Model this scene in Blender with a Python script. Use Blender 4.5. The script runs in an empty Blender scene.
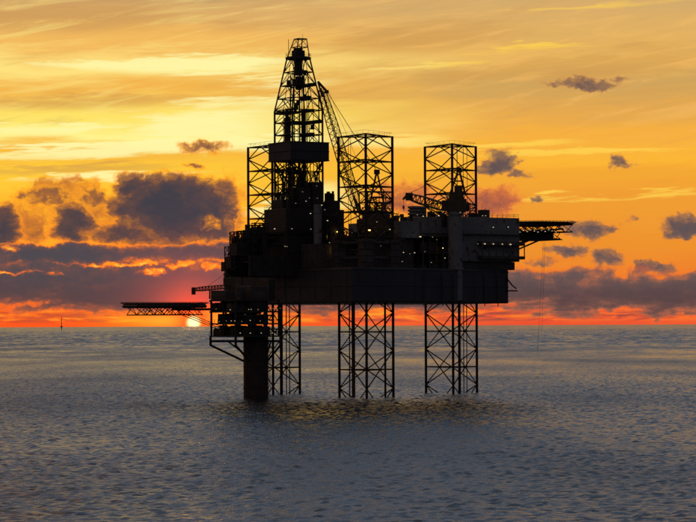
import bpy, bmesh, math, random
import numpy as np
from mathutils import Vector, Matrix

random.seed(7)
S = bpy.context.scene
C = S.collection
R = math.radians

# ------------------------------------------------------------------ camera
F = 2667.0            # focal length in pixels of a 696 px wide frame
CAMZ = 21.9
HZ = 325.0            # picture row of the horizon at the centre column
cd = bpy.data.cameras.new('camera')
cam = bpy.data.objects.new('camera', cd)
C.objects.link(cam)
cd.sensor_width = 36.0
cd.lens = 36.0 * F / 696.0
cd.clip_start = 1.0
cd.clip_end = 200000.0
pitch = math.atan((HZ - 261.0) / F)
cam.matrix_world = (Matrix.Translation((0, 0, CAMZ)) @
                    (Matrix.Rotation(R(90) + pitch, 3, 'X') @ Matrix.Rotation(R(-0.24), 3, 'Z')).to_4x4())
S.camera = cam

# ------------------------------------------------------------------ view
S.view_settings.view_transform = 'Standard'
S.view_settings.look = 'None'
S.view_settings.gamma = 1.0
S.view_settings.exposure = 0.0
S.view_settings.use_curve_mapping = False
S.cycles.max_bounces = 3
S.cycles.use_adaptive_sampling = True
S.cycles.adaptive_threshold = 0.012
S.cycles.filter_width = 1.7
S.cycles.use_denoising = False
S.cycles.sample_clamp_indirect = 4.0

SUN_AZ = math.atan((193.0 - 348.0) / F)
SUN_EL = R(0.3)

# ------------------------------------------------------------------ world
def lin(r, g, b):
    def f(c):
        c /= 255.0
        return c / 12.92 if c <= 0.04045 else ((c + 0.055) / 1.055) ** 2.4
    return (f(r), f(g), f(b), 1.0)

W = bpy.data.worlds.new('World')
S.world = W
W.use_nodes = True
NT = W.node_tree
for n in list(NT.nodes):
    NT.nodes.remove(n)

class E:
    """small arithmetic wrapper around node sockets"""
    def __init__(s, sock): s.s = sock
    def __add__(a, b): return mth('ADD', a, b)
    def __radd__(a, b): return mth('ADD', b, a)
    def __sub__(a, b): return mth('SUBTRACT', a, b)
    def __rsub__(a, b): return mth('SUBTRACT', b, a)
    def __mul__(a, b): return mth('MULTIPLY', a, b)
    def __rmul__(a, b): return mth('MULTIPLY', b, a)
    def __truediv__(a, b): return mth('DIVIDE', a, b)

def put(sock, v):
    if isinstance(v, E): NT.links.new(v.s, sock)
    else: sock.default_value = v

def mth(op, *a, clamp=False):
    n = NT.nodes.new('ShaderNodeMath'); n.operation = op; n.use_clamp = clamp
    for i, v in enumerate(a): put(n.inputs[i], v)
    return E(n.outputs[0])

def sstep(x, lo, hi, a=0.0, b=1.0):
    n = NT.nodes.new('ShaderNodeMapRange'); n.interpolation_type = 'SMOOTHSTEP'
    put(n.inputs[0], x); put(n.inputs[1], lo); put(n.inputs[2], hi); put(n.inputs[3], a); put(n.inputs[4], b)
    return E(n.outputs[0])

def vec(x, y, z=0.0):
    n = NT.nodes.new('ShaderNodeCombineXYZ')
    put(n.inputs[0], x); put(n.inputs[1], y); put(n.inputs[2], z)
    return E(n.outputs[0])

def vmth(op, *a):
    n = NT.nodes.new('ShaderNodeVectorMath'); n.operation = op
    for i, v in enumerate(a): put(n.inputs[i], v)
    return E(n.outputs['Value'] if op == 'DOT_PRODUCT' else n.outputs['Vector'])

def noise(v, scale, detail=4.0, rough=0.55, dist=0.0, col=False):
    n = NT.nodes.new('ShaderNodeTexNoise'); n.noise_dimensions = '3D'
    put(n.inputs['Vector'], v); n.inputs['Scale'].default_value = scale
    n.inputs['Detail'].default_value = detail; n.inputs['Roughness'].default_value = rough
    n.inputs['Distortion'].default_value = dist
    return E(n.outputs['Color'] if col else n.outputs['Fac'])

def mix(f, a, b, mode='MIX'):
    n = NT.nodes.new('ShaderNodeMixRGB'); n.blend_type = mode
    put(n.inputs[0], f); put(n.inputs[1], a); put(n.inputs[2], b)
    return E(n.outputs[0])

def ramp(f, stops):
    n = NT.nodes.new('ShaderNodeValToRGB'); n.color_ramp.interpolation = 'EASE'
    el = n.color_ramp.elements
    while len(el) < len(stops): el.new(0.5)
    for e, (p, c) in zip(el, sorted(stops)): e.position = p
    for e, (p, c) in zip(el, sorted(stops)): e.color = lin(*c)
    put(n.inputs[0], f)
    return E(n.outputs[0])

tc = NT.nodes.new('ShaderNodeTexCoord')
sp = NT.nodes.new('ShaderNodeSeparateXYZ')
NT.links.new(tc.outputs['Generated'], sp.inputs[0])
dx, dy, dz = (E(sp.outputs[i]) for i in range(3))
az = mth('ARCTAN2', dx, dy)
hor = mth('SQRT', dx * dx + dy * dy)
tanel = dz / mth('MAXIMUM', hor, 0.02)
U = az * F + 348.0                 # degrees of azimuth, in picture units
V = tanel * F                      # height above the horizon, in picture units
Vc = mth('MAXIMUM', V, 0.0)

# slow streaks of high cloud
tilt = Vc + (U - 348.0) * -0.035
sv = vec(U * 0.0042, tilt * 0.030, 0.0)
st1 = noise(sv, 1.0, 5.0, 0.55, 0.6)
sv2 = vec(U * 0.010, tilt * 0.085, 3.7)
st2 = noise(sv2, 1.0, 4.0, 0.6, 0.4)
st3 = noise(vec(U * 0.022, tilt * 0.24, 9.1), 1.0, 4.0, 0.62, 0.5)
Vp = Vc + (st1 - 0.5) * 40.0 + (st2 - 0.5) * 28.0 + (st3 - 0.5) * 14.0
L_ = ramp(Vp / 700.0, [(v / 700.0, c) for v, c in (
    (0, (255, 88, 30)), (16, (255, 112, 34)), (50, (255, 150, 40)), (110, (255, 184, 44)),
    (150, (255, 202, 58)), (172, (248, 186, 64)), (190, (255, 244, 144)), (208, (255, 228, 104)), (236, (244, 182, 78)),
    (262, (255, 226, 126)), (285, (244, 186, 92)), (312, (222, 172, 98)), (340, (190, 156, 98)), (420, (178, 148, 104)), (700, (160, 144, 120)))])
R_ = ramp(Vp / 700.0, [(v / 700.0, c) for v, c in (
    (0, (236, 82, 48)), (14, (244, 96, 50)), (40, (240, 128, 44)), (80, (238, 146, 46)), (120, (240, 158, 52)),
    (150, (244, 168, 52)), (166, (252, 182, 54)), (186, (246, 176, 64)), (215, (228, 168, 80)), (240, (208, 164, 92)),
    (262, (230, 178, 92)), (300, (224, 176, 98)), (330, (214, 172, 104)), (420, (186, 156, 108)), (700, (164, 148, 124)))])
base = mix(sstep(U + (st1 - 0.5) * 160.0, 150.0, 540.0), L_, R_)

# broad brighter and greyer streaks in the high cloud
Pw = vec(U + (st2 - 0.5) * 90.0 + (st1 - 0.5) * 60.0 + (st3 - 0.5) * 60.0, HZ - tilt + (st1 - 0.5) * 22.0 + (st2 - 0.5) * 22.0 + (st3 - 0.5) * 12.0)
def field(P, blobs, op='MAXIMUM'):
    acc = None
    for (u, py, ru, rv, w) in blobs:
        d = vmth('MULTIPLY_ADD', P, (1.0 / ru, 1.0 / rv, 0.0), (-u / ru, -py / rv, 0.0))
        t = mth('MULTIPLY_ADD', vmth('DOT_PRODUCT', d, d), -w, w)
        acc = t if acc is None else mth(op, acc, t)
    return acc
bright = field(Pw, [(215, 120, 80, 26, .75), (280, 78, 60, 12, .6), (130, 140, 190, 9, 1.2), (190, 60, 130, 8, 1.1), (60, 118, 90, 5, .7), (400, 142, 60, 9, 1),
                    (500, 150, 90, 6, .9), (250, 100, 80, 9, .6), (590, 163, 120, 4, .8), (620, 205, 130, 4, .6),
                    (520, 56, 80, 4, .55), (420, 66, 80, 4, .55), (600, 16, 110, 3.5, .5), (280, 140, 60, 11, 1.1), (310, 200, 60, 24, .9), (100, 168, 110, 5, .8)])
dull = field(Pw, [(90, 92, 130, 11, 1), (70, 158, 120, 7, 1), (420, 40, 130, 18, 1), (590, 78, 160, 16, .9),
                  (60, 6, 150, 20, 1.1), (660, 4, 90, 10, .5), (470, 80, 70, 10, .8), (660, 60, 60, 10, .6), (230, 22, 90, 6, .5)])
base = mix(sstep(dull + (st2 - 0.5) * 1.4 + (st3 - 0.5) * 0.7, -0.1, 1.1, 0.0, 0.6), base, lin(206, 152, 80))
feather = noise(vec(U * 0.007 + tilt * 0.012, (tilt - U * 0.16) * 0.075, 51.0), 1.0, 6.0, 0.62, 0.7)
base = mix(sstep(feather, 0.48, 0.70, 0.0, 0.46) * sstep(V, 150.0, 230.0), base, mix(sstep(U, 150.0, 450.0), lin(255, 228, 128), lin(250, 192, 104)))
base = mix(sstep(feather, 0.46, 0.26, 0.0, 0.4) * sstep(V, 130.0, 220.0), base, lin(206, 158, 88))
base = mix(sstep(bright + (st2 - 0.5) * 1.8 + (st3 - 0.5) * 0.9, -0.1, 0.9, 0.0, 0.9), base,
           mix(sstep(U, 230.0, 520.0), lin(255, 247, 168), lin(255, 208, 80)))

# towards the zenith and away from the sun: the clear dusk sky
sky = NT.nodes.new('ShaderNodeTexSky')
sky.sky_type = 'NISHITA'; sky.sun_disc = False
sky.sun_elevation = SUN_EL; sky.sun_rotation = SUN_AZ
sky.air_density = 1.2; sky.dust_density = 2.0; sky.ozone_density = 1.0
nish = mix(1.0, E(sky.outputs[0]), (0.04, 0.04, 0.04, 1), 'MULTIPLY')
upper = mix(1.0, nish, lin(114, 138, 164), 'ADD')
ca = mth('COSINE', az - SUN_AZ)
back = sstep(ca, 0.985, 0.55)
dusk = mix(1.0, mix(1.0, nish, (0.15, 0.15, 0.15, 1), 'MULTIPLY'), lin(50, 54, 62), 'ADD')
base = mix(sstep(Vc, 262.0, 640.0), base, upper)
base = mix(back, base, dusk)

# low cumulus: dark bodies, thin glowing rims
PY = HZ - V
q = vec(U * 0.021, PY * 0.030, 1.3)
wc = noise(q, 1.0, 3.0, 0.5, 0.0, True)
wsep = NT.nodes.new('ShaderNodeSeparateXYZ'); NT.links.new(wc.s, wsep.inputs[0])
w1, w2 = E(wsep.outputs[0]), E(wsep.outputs[1])
wd = noise(vec(U * 0.085, PY * 0.11, 2.0), 1.0, 4.0, 0.6, 0.0, True)
wsep2 = NT.nodes.new('ShaderNodeSeparateXYZ'); NT.links.new(wd.s, wsep2.inputs[0])
Uw = U + (w1 - 0.5) * 34.0 + (E(wsep2.outputs[0]) - 0.5) * 20.0
PYw = PY + (w2 - 0.5) * 20.0 + (E(wsep2.outputs[1]) - 0.5) * 13.0
fb = noise(vec(Uw * 0.045, PYw * 0.062, 8.0), 1.0, 8.0, 0.64)
fine = noise(vec(U * 0.14, PY * 0.19, 2.0), 1.0, 6.0, 0.65)
PC = vec(Uw, PYw)
far_n = noise(vec(U * 0.0065, PY * 0.016, 5.0), 1.0, 3.0, 0.5)
outside = mth('MAXIMUM', sstep(U, -30.0, -160.0), sstep(U, 730.0, 860.0))
low = sstep(V, 330.0, 120.0)
cum = field(PC, [(175, 208, 66, 36, 2.1), (131, 186, 16, 14, 1.2), (222, 205, 22, 28, 1.0), (205, 226, 42, 18, 1.2), (73, 222, 24, 20, 1.3), (4, 230, 22, 26, 1.3), (160, 200, 46, 24, 1.7),
                 (140, 232, 60, 14, 1.0), (44, 196, 30, 9, .55), (92, 196, 22, 10, .5), (208, 146, 24, 6, .6), (195, 165, 10, 3, .5),
                 (498, 163, 22, 15, 1.1), (524, 175, 14, 6, .7), (583, 85, 36, 7, .65), (622, 167, 17, 8, .8), (592, 230, 30, 12, 1.0),
                 (606, 260, 17, 10, 1.0), (572, 252, 20, 7, .8), (684, 229, 30, 13, 1.2), (655, 267, 26, 7, .9), (545, 262, 14, 6, .6), (535, 203, 6, 4, .5),
                 (632, 222, 8, 4, .5), (640, 268, 12, 8, .9), (620, 80, 10, 3, .4)])
pink = field(PC, [(408, 198, 34, 18, 1.0), (494, 204, 26, 18, 1.1), (470, 208, 30, 16, .9), (62, 192, 46, 14, 1.0), (96, 206, 26, 20, 1.0), (112, 216, 16, 22, 1.0), (30, 222, 30, 20, .9), (230, 196, 16, 24, .8),
                  (232, 232, 12, 26, .6), (470, 240, 60, 16, .9)])
cum_o = (far_n - 0.52) * 9.0 * low * outside - (1.0 - outside) * 3.0
f1 = mth('MAXIMUM', cum, cum_o) + (fb - 0.5) * 2.7 + (fine - 0.5) * 0.55
f2 = pink + (fb - 0.5) * 3.6 + (fine - 0.5) * 1.0
holes = field(PC, [(203, 220, 17, 9, .9), (240, 218, 9, 16, .9)]) + (fb - 0.5) * 4.5 + (fine - 0.5) * 2.0
f1 = f1 - mth('MAXIMUM', holes, 0.0) * 1.3

# stratus bank along the horizon
bk_n = noise(vec(U * 0.011, PY * 0.045, 21.0), 1.0, 6.0, 0.6, 0.3)
bump_n = noise(vec(U * 0.040, PY * 0.02, 11.0), 1.0, 4.0, 0.55)
bank_top = sstep(U, 180.0, 480.0, 68.0, 52.0) + (bump_n - 0.5) * 30.0
bank_in = mth('MINIMUM', (bank_top - V) / 12.0, (V - sstep(U, 250.0, 520.0, 15.0, 9.5) + (bk_n - 0.5) * 34.0) / 11.0)
lift = field(PC, [(60, 252, 100, 10, 1.8), (190, 252, 90, 10, 1.6)])
bholes = field(PC, [(152, 271, 18, 5, 1), (175, 264, 16, 4, .8), (20, 270, 36, 3, .9), (60, 273, 20, 2.5, .7), (115, 262, 50, 2.5, .8), (215, 268, 16, 4, .7), (10, 250, 14, 5, .8), (40, 300, 26, 5, .4)])
f3 = mth('MINIMUM', mth('MAXIMUM', bank_in, lift), 1.5) + (bk_n - 0.5) * 3.0 + (fb - 0.5) * 2.2 + (fine - 0.5) * 0.5
hb = mth('MAXIMUM', bholes + (fb - 0.5) * 3.4 + (bk_n - 0.5) * 1.6 + (fine - 0.5) * 1.2, 0.0)
f3 = f3 - hb * 1.7
f3 = mth('MINIMUM', f3, 3.0)
# broken bars under the bank
bar_n = noise(vec(U * 0.020, PY * 0.16, 31.0), 1.0, 5.0, 0.6, 0.5)
f4 = sstep(bar_n, 0.44, 0.60) * sstep(V, 1.5, 6.0) * sstep(V, 60.0, 24.0)
f5 = sstep(bar_n, 0.50, 0.36) * sstep(V, 1.0, 7.0) * sstep(V, 30.0, 14.0)

lit = noise(vec(U * 0.07, PY * 0.10, 41.0), 1.0, 4.0, 0.6)
rim_col = mix(sstep(V, 40.0, 140.0), lin(255, 110, 40), mix(sstep(U, 200.0, 520.0), lin(255, 164, 40), lin(240, 140, 62)))
def cloud(bg, f, dark, mid, lo=0.0, w=0.55, rim=0.8):
    c = mix(sstep(f, lo - 0.6, lo + 0.05, 0.0, rim), bg, rim_col)
    c = mix(sstep(f, lo - 0.15, lo + w * 0.8, 0.0, 0.75), c, mid)
    body = mix(sstep(f + (lit - 0.5) * 1.2, lo + 0.2, lo + w * 4.0), mix(0.38, dark, mid), dark)
    return mix(sstep(f, lo + w * 0.1, lo + w * 1.9), c, body)
warm = sstep(U, 150.0, 560.0)
col = base
col = mix(f5 * sstep(U, 640.0, 260.0, 0.25, 0.85), col, lin(255, 168, 48))
col = mix(f4 * sstep(U, 150.0, 520.0, 0.55, 0.9), col, mix(warm, lin(150, 66, 58), lin(140, 74, 68)))
col = cloud(col, f2, mix(warm, lin(132, 84, 58), lin(140, 84, 74)), mix(warm, lin(214, 122, 46), lin(206, 104, 66)), 0.15, 0.8, 0.6)
col = cloud(col, f1, mix(warm, lin(64, 63, 72), lin(84, 77, 84)), mix(warm, lin(150, 92, 56), lin(150, 108, 80)), 0.1, 0.5, mix(warm, (.8,.8,.8,1), (.12,.12,.12,1)))
col = mix(sstep(hb + (lit - 0.5) * 0.8, 0.45, 1.25), col, lin(255, 214, 84))
bank_dark = mix(sstep(V, 20.0, 62.0), lin(92, 69, 70), mix(warm, lin(80, 74, 80), lin(96, 84, 85)))
col = cloud(col, f3, bank_dark, mix(warm, lin(150, 88, 66), lin(146, 98, 80)), 0.0, 0.45, mix(warm, (.9,.9,.9,1), (.3,.3,.3,1)))

# away from the sunset the clouds are dim and grey like the sky behind them
col = mix(back * 0.93, col, dusk)

# the setting sun between the bank and the sea
su = (U - 193.5) / 1.0
sv_ = (V - 3.0) / 1.0
r2 = su * su + sv_ * sv_
rr = mth('SQRT', r2)
strip = mth('EXPONENT', (su * su) * -0.00022) * mth('EXPONENT', mth('POWER', mth('ABSOLUTE', V - 5.0), 2.0) * -0.018)
col = mix(mth('MULTIPLY', strip, 0.9), col, lin(255, 190, 40))
aur = mth('EXPONENT', rr * -0.05)
col = mix(1.0, col, mix(aur, (0, 0, 0, 1), (2.4, 0.20, 0.04, 1)), 'ADD')
halo = mth('EXPONENT', r2 * -0.0022)
col = mix(halo * 0.92, col, (1.1, 0.035, 0.015, 1))
col = mix(sstep(rr, 11.0, 5.0, 0.0, 0.8), col, (1.2, 0.42, 0.04, 1))
disc = sstep(rr, 8.5, 3.0)
col = mix(disc, col, (1.5, 1.25, 0.6, 1.0))
# below the horizon (never seen above the sea sheet)
col = mix(sstep(dz, -0.0005, -0.01), col, lin(60, 58, 60))

bgn = NT.nodes.new('ShaderNodeBackground'); put(bgn.inputs[0], col); bgn.inputs[1].default_value = 1.0
wo = NT.nodes.new('ShaderNodeOutputWorld'); NT.links.new(bgn.outputs[0], wo.inputs[0])
W.cycles.sampling_method = 'MANUAL'
W.cycles.sample_map_resolution = 1024

# ------------------------------------------------------------------ sun
ld = bpy.data.lights.new('sun', 'SUN')
ld.energy = 0.004; ld.angle = R(0.5); ld.color = (1.0, 0.42, 0.14)
sun = bpy.data.objects.new('sun', ld); C.objects.link(sun)
sdir = Vector((math.sin(SUN_AZ) * math.cos(SUN_EL), math.cos(SUN_AZ) * math.cos(SUN_EL), math.sin(SUN_EL)))
sun.rotation_euler = sdir.to_track_quat('Z', 'Y').to_euler()
sun.location = (-200, 2000, 150)

# ------------------------------------------------------------------ materials
def pmat(name, colr, rough=0.6, metal=0.0, var=0.25, scale=0.6, rust=0.0):
    m = bpy.data.materials.new(name); m.use_nodes = True
    nt = m.node_tree; b = nt.nodes['Principled BSDF']
    t = nt.nodes.new('ShaderNodeTexCoord')
    n = nt.nodes.new('ShaderNodeTexNoise'); n.inputs['Scale'].default_value = scale; n.inputs['Detail'].default_value = 6
    nt.links.new(t.outputs['Object'], n.inputs['Vector'])
    r = nt.nodes.new('ShaderNodeValToRGB')
    r.color_ramp.elements[0].position = 0.3; r.color_ramp.elements[1].position = 0.7
    r.color_ramp.elements[0].color = tuple(c * (1 - var) for c in colr) + (1,)
    r.color_ramp.elements[1].color = tuple(min(1, c * (1 + var)) for c in colr) + (1,)
    nt.links.new(n.outputs['Fac'], r.inputs[0])
    out = r.outputs[0]
    if rust:
        n2 = nt.nodes.new('ShaderNodeTexNoise'); n2.inputs['Scale'].default_value = scale * 2.3; n2.inputs['Detail'].default_value = 8
        nt.links.new(t.outputs['Object'], n2.inputs['Vector'])
        r2_ = nt.nodes.new('ShaderNodeValToRGB'); r2_.color_ramp.elements[0].position = 0.62 - rust * 0.15; r2_.color_ramp.elements[1].position = 0.70
        nt.links.new(n2.outputs['Fac'], r2_.inputs[0])
        mx = nt.nodes.new('ShaderNodeMixRGB'); mx.inputs[2].default_value = (0.13, 0.05, 0.02, 1)
        nt.links.new(r2_.outputs[0], mx.inputs[0]); nt.links.new(out, mx.inputs[1]); out = mx.outputs[0]
    nt.links.new(out, b.inputs['Base Color'])
    b.inputs['Roughness'].default_value = rough; b.inputs['Metallic'].default_value = metal
    return m

def lampmat(name, colr, s):
    m = bpy.data.materials.new(name); m.use_nodes = True
    b = m.node_tree.nodes['Principled BSDF']
    b.inputs['Base Color'].default_value = (0.8, 0.8, 0.75, 1)
    b.inputs['Emission Color'].default_value = colr + (1,)
    b.inputs['Emission Strength'].default_value = s
    return m

M = dict(
    rust=pmat('caisson_rust', (0.30, 0.19, 0.14), 0.7, 0, 0.25, 0.5, 0.4),
    leg=pmat('leg_steel', (0.07, 0.05, 0.045), 0.65, 0, 0.3, 0.5, 0.6),
    hull=pmat('hull_paint', (0.09, 0.10, 0.12), 0.55, 0, 0.2, 0.12, 0.3),
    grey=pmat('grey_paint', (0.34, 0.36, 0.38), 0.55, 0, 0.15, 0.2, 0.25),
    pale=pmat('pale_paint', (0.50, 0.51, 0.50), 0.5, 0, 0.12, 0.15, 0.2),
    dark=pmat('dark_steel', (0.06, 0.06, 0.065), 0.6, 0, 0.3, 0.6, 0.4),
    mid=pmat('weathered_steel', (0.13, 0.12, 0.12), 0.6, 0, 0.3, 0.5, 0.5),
    crane=pmat('crane_paint', (0.14, 0.11, 0.07), 0.5, 0, 0.25, 0.5, 0.4),
    column=pmat('column_steel', (0.075, 0.055, 0.05), 0.7, 0, 0.35, 0.35, 0.3),
    deck=pmat('deck_steel', (0.08, 0.09, 0.085), 0.8, 0, 0.25, 0.4, 0.4),
    rope=pmat('wire_rope', (0.05, 0.05, 0.05), 0.5, 0, 0.2, 1.0),
    glass=pmat('window_glass', (0.03, 0.035, 0.04), 0.1, 0, 0.1, 1.0),
    box=pmat('container_paint', (0.20, 0.10, 0.07), 0.6, 0, 0.2, 0.6, 0.5),
    white=lampmat('lamp_white', (1.0, 0.78, 0.46), 0.8),
    amber=lampmat('lamp_amber', (1.0, 0.55, 0.14), 5.0),
    dim=lampmat('lamp_dim', (1.0, 0.76, 0.46), 0.3),
)

# ------------------------------------------------------------------ mesh helpers
class MB:
    def __init__(s): s.v = []; s.f = []
    def box(s, x0, x1, y0, y1, z0, z1):
        o = len(s.v)
        s.v += [(x, y, z) for z in (z0, z1) for x, y in ((x0, y0), (x1, y0), (x1, y1), (x0, y1))]
        s.f += [tuple(o + i for i in q) for q in ((3, 2, 1, 0), (4, 5, 6, 7), (0, 1, 5, 4), (1, 2, 6, 5), (2, 3, 7, 6), (3, 0, 4, 7))]
        return s
    def prism(s, poly, z0, z1):
        o = len(s.v); n = len(poly)
        s.v += [(x, y, z0) for x, y in poly] + [(x, y, z1) for x, y in poly]
        s.f += [tuple(o + i for i in reversed(range(n))), tuple(o + n + i for i in range(n))]
        s.f += [(o + i, o + (i + 1) % n, o + n + (i + 1) % n, o + n + i) for i in range(n)]
        return s
    def tube(s, p, q, r, n=6, r2=None):
        p, q = Vector(p), Vector(q); d = (q - p)
        if d.length < 1e-6: return s
        k = d.normalized(); a = k.orthogonal().normalized(); b = k.cross(a)
        r2 = r if r2 is None else r2; o = len(s.v)
        for c, rad in ((p, r), (q, r2)):
            for i in range(n):
                t = 2 * math.pi * i / n
                s.v.append(tuple(c + (a * math.cos(t) + b * math.sin(t)) * rad))
        s.f += [(o + i, o + (i + 1) % n, o + n + (i + 1) % n, o + n + i) for i in range(n)]
        s.f += [tuple(o + i for i in reversed(range(n))), tuple(o + n + i for i in range(n))]
        return s
    def cyl(s, x, y, r, z0, z1, n=16, r2=None): return s.tube((x, y, z0), (x, y, z1), r, n, r2)
    def mesh(s, name, mat):
        me = bpy.data.meshes.new(name); me.from_pydata(s.v, [], s.f); me.materials.append(mat); me.update()
        return me
    def build(s, name, mat, parent=None, bevel=0.0):
        o = bpy.data.objects.new(name, s.mesh(name, M[mat])); C.objects.link(o); o.parent = parent
        if bevel:
            b = o.modifiers.new('bevel', 'BEVEL'); b.width = bevel; b.segments = 1; b.limit_method = 'ANGLE'
        return o

def tag(o, label, cat, group=None, kind=None):
    if label: o['label'] = label
    if cat: o['category'] = cat
    if group: o['group'] = group
    if kind: o['kind'] = kind
    return o
def thing(name, label, cat, loc, rz=0.0, group=None):
    o = bpy.data.objects.new(name, None); C.objects.link(o)
    o.empty_display_size = 2; o.location = loc; o.rotation_euler = (0, 0, rz)
    return tag(o, label, cat, group)

_unit = {}
def unit(mat, n):
    if (mat, n) not in _unit:
        _unit[(mat, n)] = MB().cyl(0, 0, 1, 0, 1, n).mesh('member', M[mat])
    return _unit[(mat, n)]
def member(name, p, q, r, mat, parent, n=6):
    """one straight steel member as an object of its own, sharing mesh data"""
    p, q = Vector(p), Vector(q); d = q - p
    o = bpy.data.objects.new(name, unit(mat, n)); C.objects.link(o); o.parent = parent
    rot = d.to_track_quat('Z', 'Y').to_matrix().to_4x4()
    o.matrix_local = Matrix.Translation(p) @ rot @ Matrix.Diagonal((r, r, d.length, 1))
    return o
_lamp = {}
def lamp(p, parent, kind='white', r=0.3):
    if kind not in _lamp:
        bm = bmesh.new(); bmesh.ops.create_icosphere(bm, subdivisions=1, radius=1.0)
        me = bpy.data.meshes.new('lamp'); bm.to_mesh(me); bm.free(); me.materials.append(M[kind]); _lamp[kind] = me
    o = bpy.data.objects.new('lamp', _lamp[kind]); C.objects.link(o); o.parent = parent
    o.location = p; o.scale = (r, r * .7, r * 0.5)
    return o

# picture position at a known distance Y -> world
def wx(px, Y): return (px - 348.0) / F * Y
def wz(py, Y): return CAMZ + (HZ - py) / F * Y
# rig frame: origin midway between the stern legs at sea level, x towards the bow, y away from the viewer's side
MX, MY, TH = -9.2, 828.5, math.atan2(0.527, 0.849)
ax, ay = math.cos(TH), math.sin(TH)
def to_rig(X, Y):
    dX, dY = X - MX, Y - MY
    return dX * ax + dY * ay, -dX * ay + dY * ax
def to_world(x, y): return MX + x * ax - y * ay, MY + x * ay + y * ax
def rig(px, Y): return to_rig(wx(px, Y), Y)
def on_y(px, py, yl):
    """rig-frame point seen at (px, py) on the plane y = yl of the rig frame"""
    t = (px - 348.0) / F           # X = t*Y ; y = -(X-MX)*ay + (Y-MY)*ax = yl
    Y = (yl - MX * ay + MY * ax) / (ax - t * ay)
    x, y = to_rig(t * Y, Y)
    return x, y, wz(py, Y)
def on_x(px, py, xl):
    t = (px - 348.0) / F
    Y = (xl + MX * ax + MY * ay) / (t * ax + ay)
    x, y = to_rig(t * Y, Y)
    return x, y, wz(py, Y)

# ------------------------------------------------------------------ sea
def ocean(N, L, wind, wdir, seed, small):
    rng = np.random.default_rng(seed)
    k1 = 2 * np.pi * np.fft.fftfreq(N, L / N)
    kx, ky = np.meshgrid(k1, k1, indexing='xy')
    k = np.sqrt(kx ** 2 + ky ** 2); k[0, 0] = 1e9
    Lw = wind ** 2 / 9.81
    c = (kx * np.cos(wdir) + ky * np.sin(wdir)) / k
    P = np.exp(-1 / (k * Lw) ** 2) / k ** 3.3 * (0.25 + 0.75 * c ** 2) * np.exp(-(k * small) ** 2)
    h = np.fft.ifft2((rng.normal(size=(N, N)) + 1j * rng.normal(size=(N, N))) * np.sqrt(P)).real
    gx = np.gradient(h, L / N, axis=1); gy = np.gradient(h, L / N, axis=0)
    return h / math.sqrt((gx ** 2 + gy ** 2).mean())
OL, ON = 900.0, 2048
H = ocean(ON, OL, 2.1, R(65), 3, 0.12) * 0.21
OL2 = 4000.0
H2 = ocean(ON, OL2, 8.0, R(70), 8, 1.5) * 0.15
xs = [-135 + 0.66 * i for i in range(410)]
g, s_ = 135.0, 0.7
right = []
while g < 14000:
    s_ *= 1.25; g += s_; right.append(g)
xs = [-v for v in reversed(right)] + xs + right
ys = []
g, s_ = 205.0, 0.7
while g > -3000:
    s_ *= 1.25; g -= s_; ys.append(g)
ys = ys[::-1]
g = 205.0
while g < 70000:
    ys.append(g)
    if g < 460: g += 0.65
    elif g < 900: g += 1.0
    elif g < 3600: g += 1.0 + (g - 900) * 0.003
    elif g < 12000: g += 9.0 + (g - 3600) * 0.0015
    else: g += 22.0 + (g - 12000) * 0.03
xs, ys = np.array(xs), np.array(ys)
X, Y = np.meshgrid(xs, ys)
fan = np.clip(Y / 900.0, 1.0, None)          # wider cells farther out
X = X * fan
def sample(Hm, L):
    ui = (X / L * ON) % ON; vi = (Y / L * ON) % ON
    i0 = ui.astype(int) % ON; j0 = vi.astype(int) % ON; fu = ui - np.floor(ui); fv = vi - np.floor(vi)
    i1 = (i0 + 1) % ON; j1 = (j0 + 1) % ON
    return (Hm[j0, i0] * (1 - fu) + Hm[j0, i1] * fu) * (1 - fv) + (Hm[j1, i0] * (1 - fu) + Hm[j1, i1] * fu) * fv
gapx = np.gradient(xs); gapy = np.gradient(ys)
cell = np.maximum(gapx[None, :] * fan, gapy[:, None])
wfar = np.clip((Y - 1200.0) / 2200.0, 0, 1)
Z = sample(H, OL) * np.clip((9.0 - cell) / 6.5, 0, 1) + sample(H2, OL2) * wfar * np.clip((40.0 - cell) / 20.0, 0, 1)
nx, ny = len(xs), len(ys)
co = np.stack([X, Y, Z], -1).reshape(-1, 3).astype(np.float32)
idx = np.arange(nx * ny).reshape(ny, nx)
quads = np.stack([idx[:-1, :-1], idx[:-1, 1:], idx[1:, 1:], idx[1:, :-1]], -1).reshape(-1, 4).astype(np.int32)
me = bpy.data.meshes.new('sea')
me.vertices.add(len(co)); me.vertices.foreach_set('co', co.ravel())
me.loops.add(quads.size); me.loops.foreach_set('vertex_index', quads.ravel())
me.polygons.add(len(quads)); me.polygons.foreach_set('loop_start', np.arange(0, quads.size, 4, dtype=np.int32))
me.polygons.foreach_set('loop_total', np.full(len(quads), 4, dtype=np.int32))
me.update(); me.validate()
me.polygons.foreach_set('use_smooth', np.ones(len(quads), dtype=bool))
sea = bpy.data.objects.new('sea', me); C.objects.link(sea); sea['kind'] = 'structure'
sea['label'] = 'grey rippled open sea reaching to the horizon'
ms = bpy.data.materials.new('sea_water'); ms.use_nodes = True
nt = ms.node_tree; b = nt.nodes['Principled BSDF']
b.inputs['Base Color'].default_value = (0.012, 0.022, 0.034, 1)
b.inputs['IOR'].default_value = 1.333
b.inputs['Roughness'].default_value = 0.36
t = nt.nodes.new('ShaderNodeTexCoord')
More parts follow.
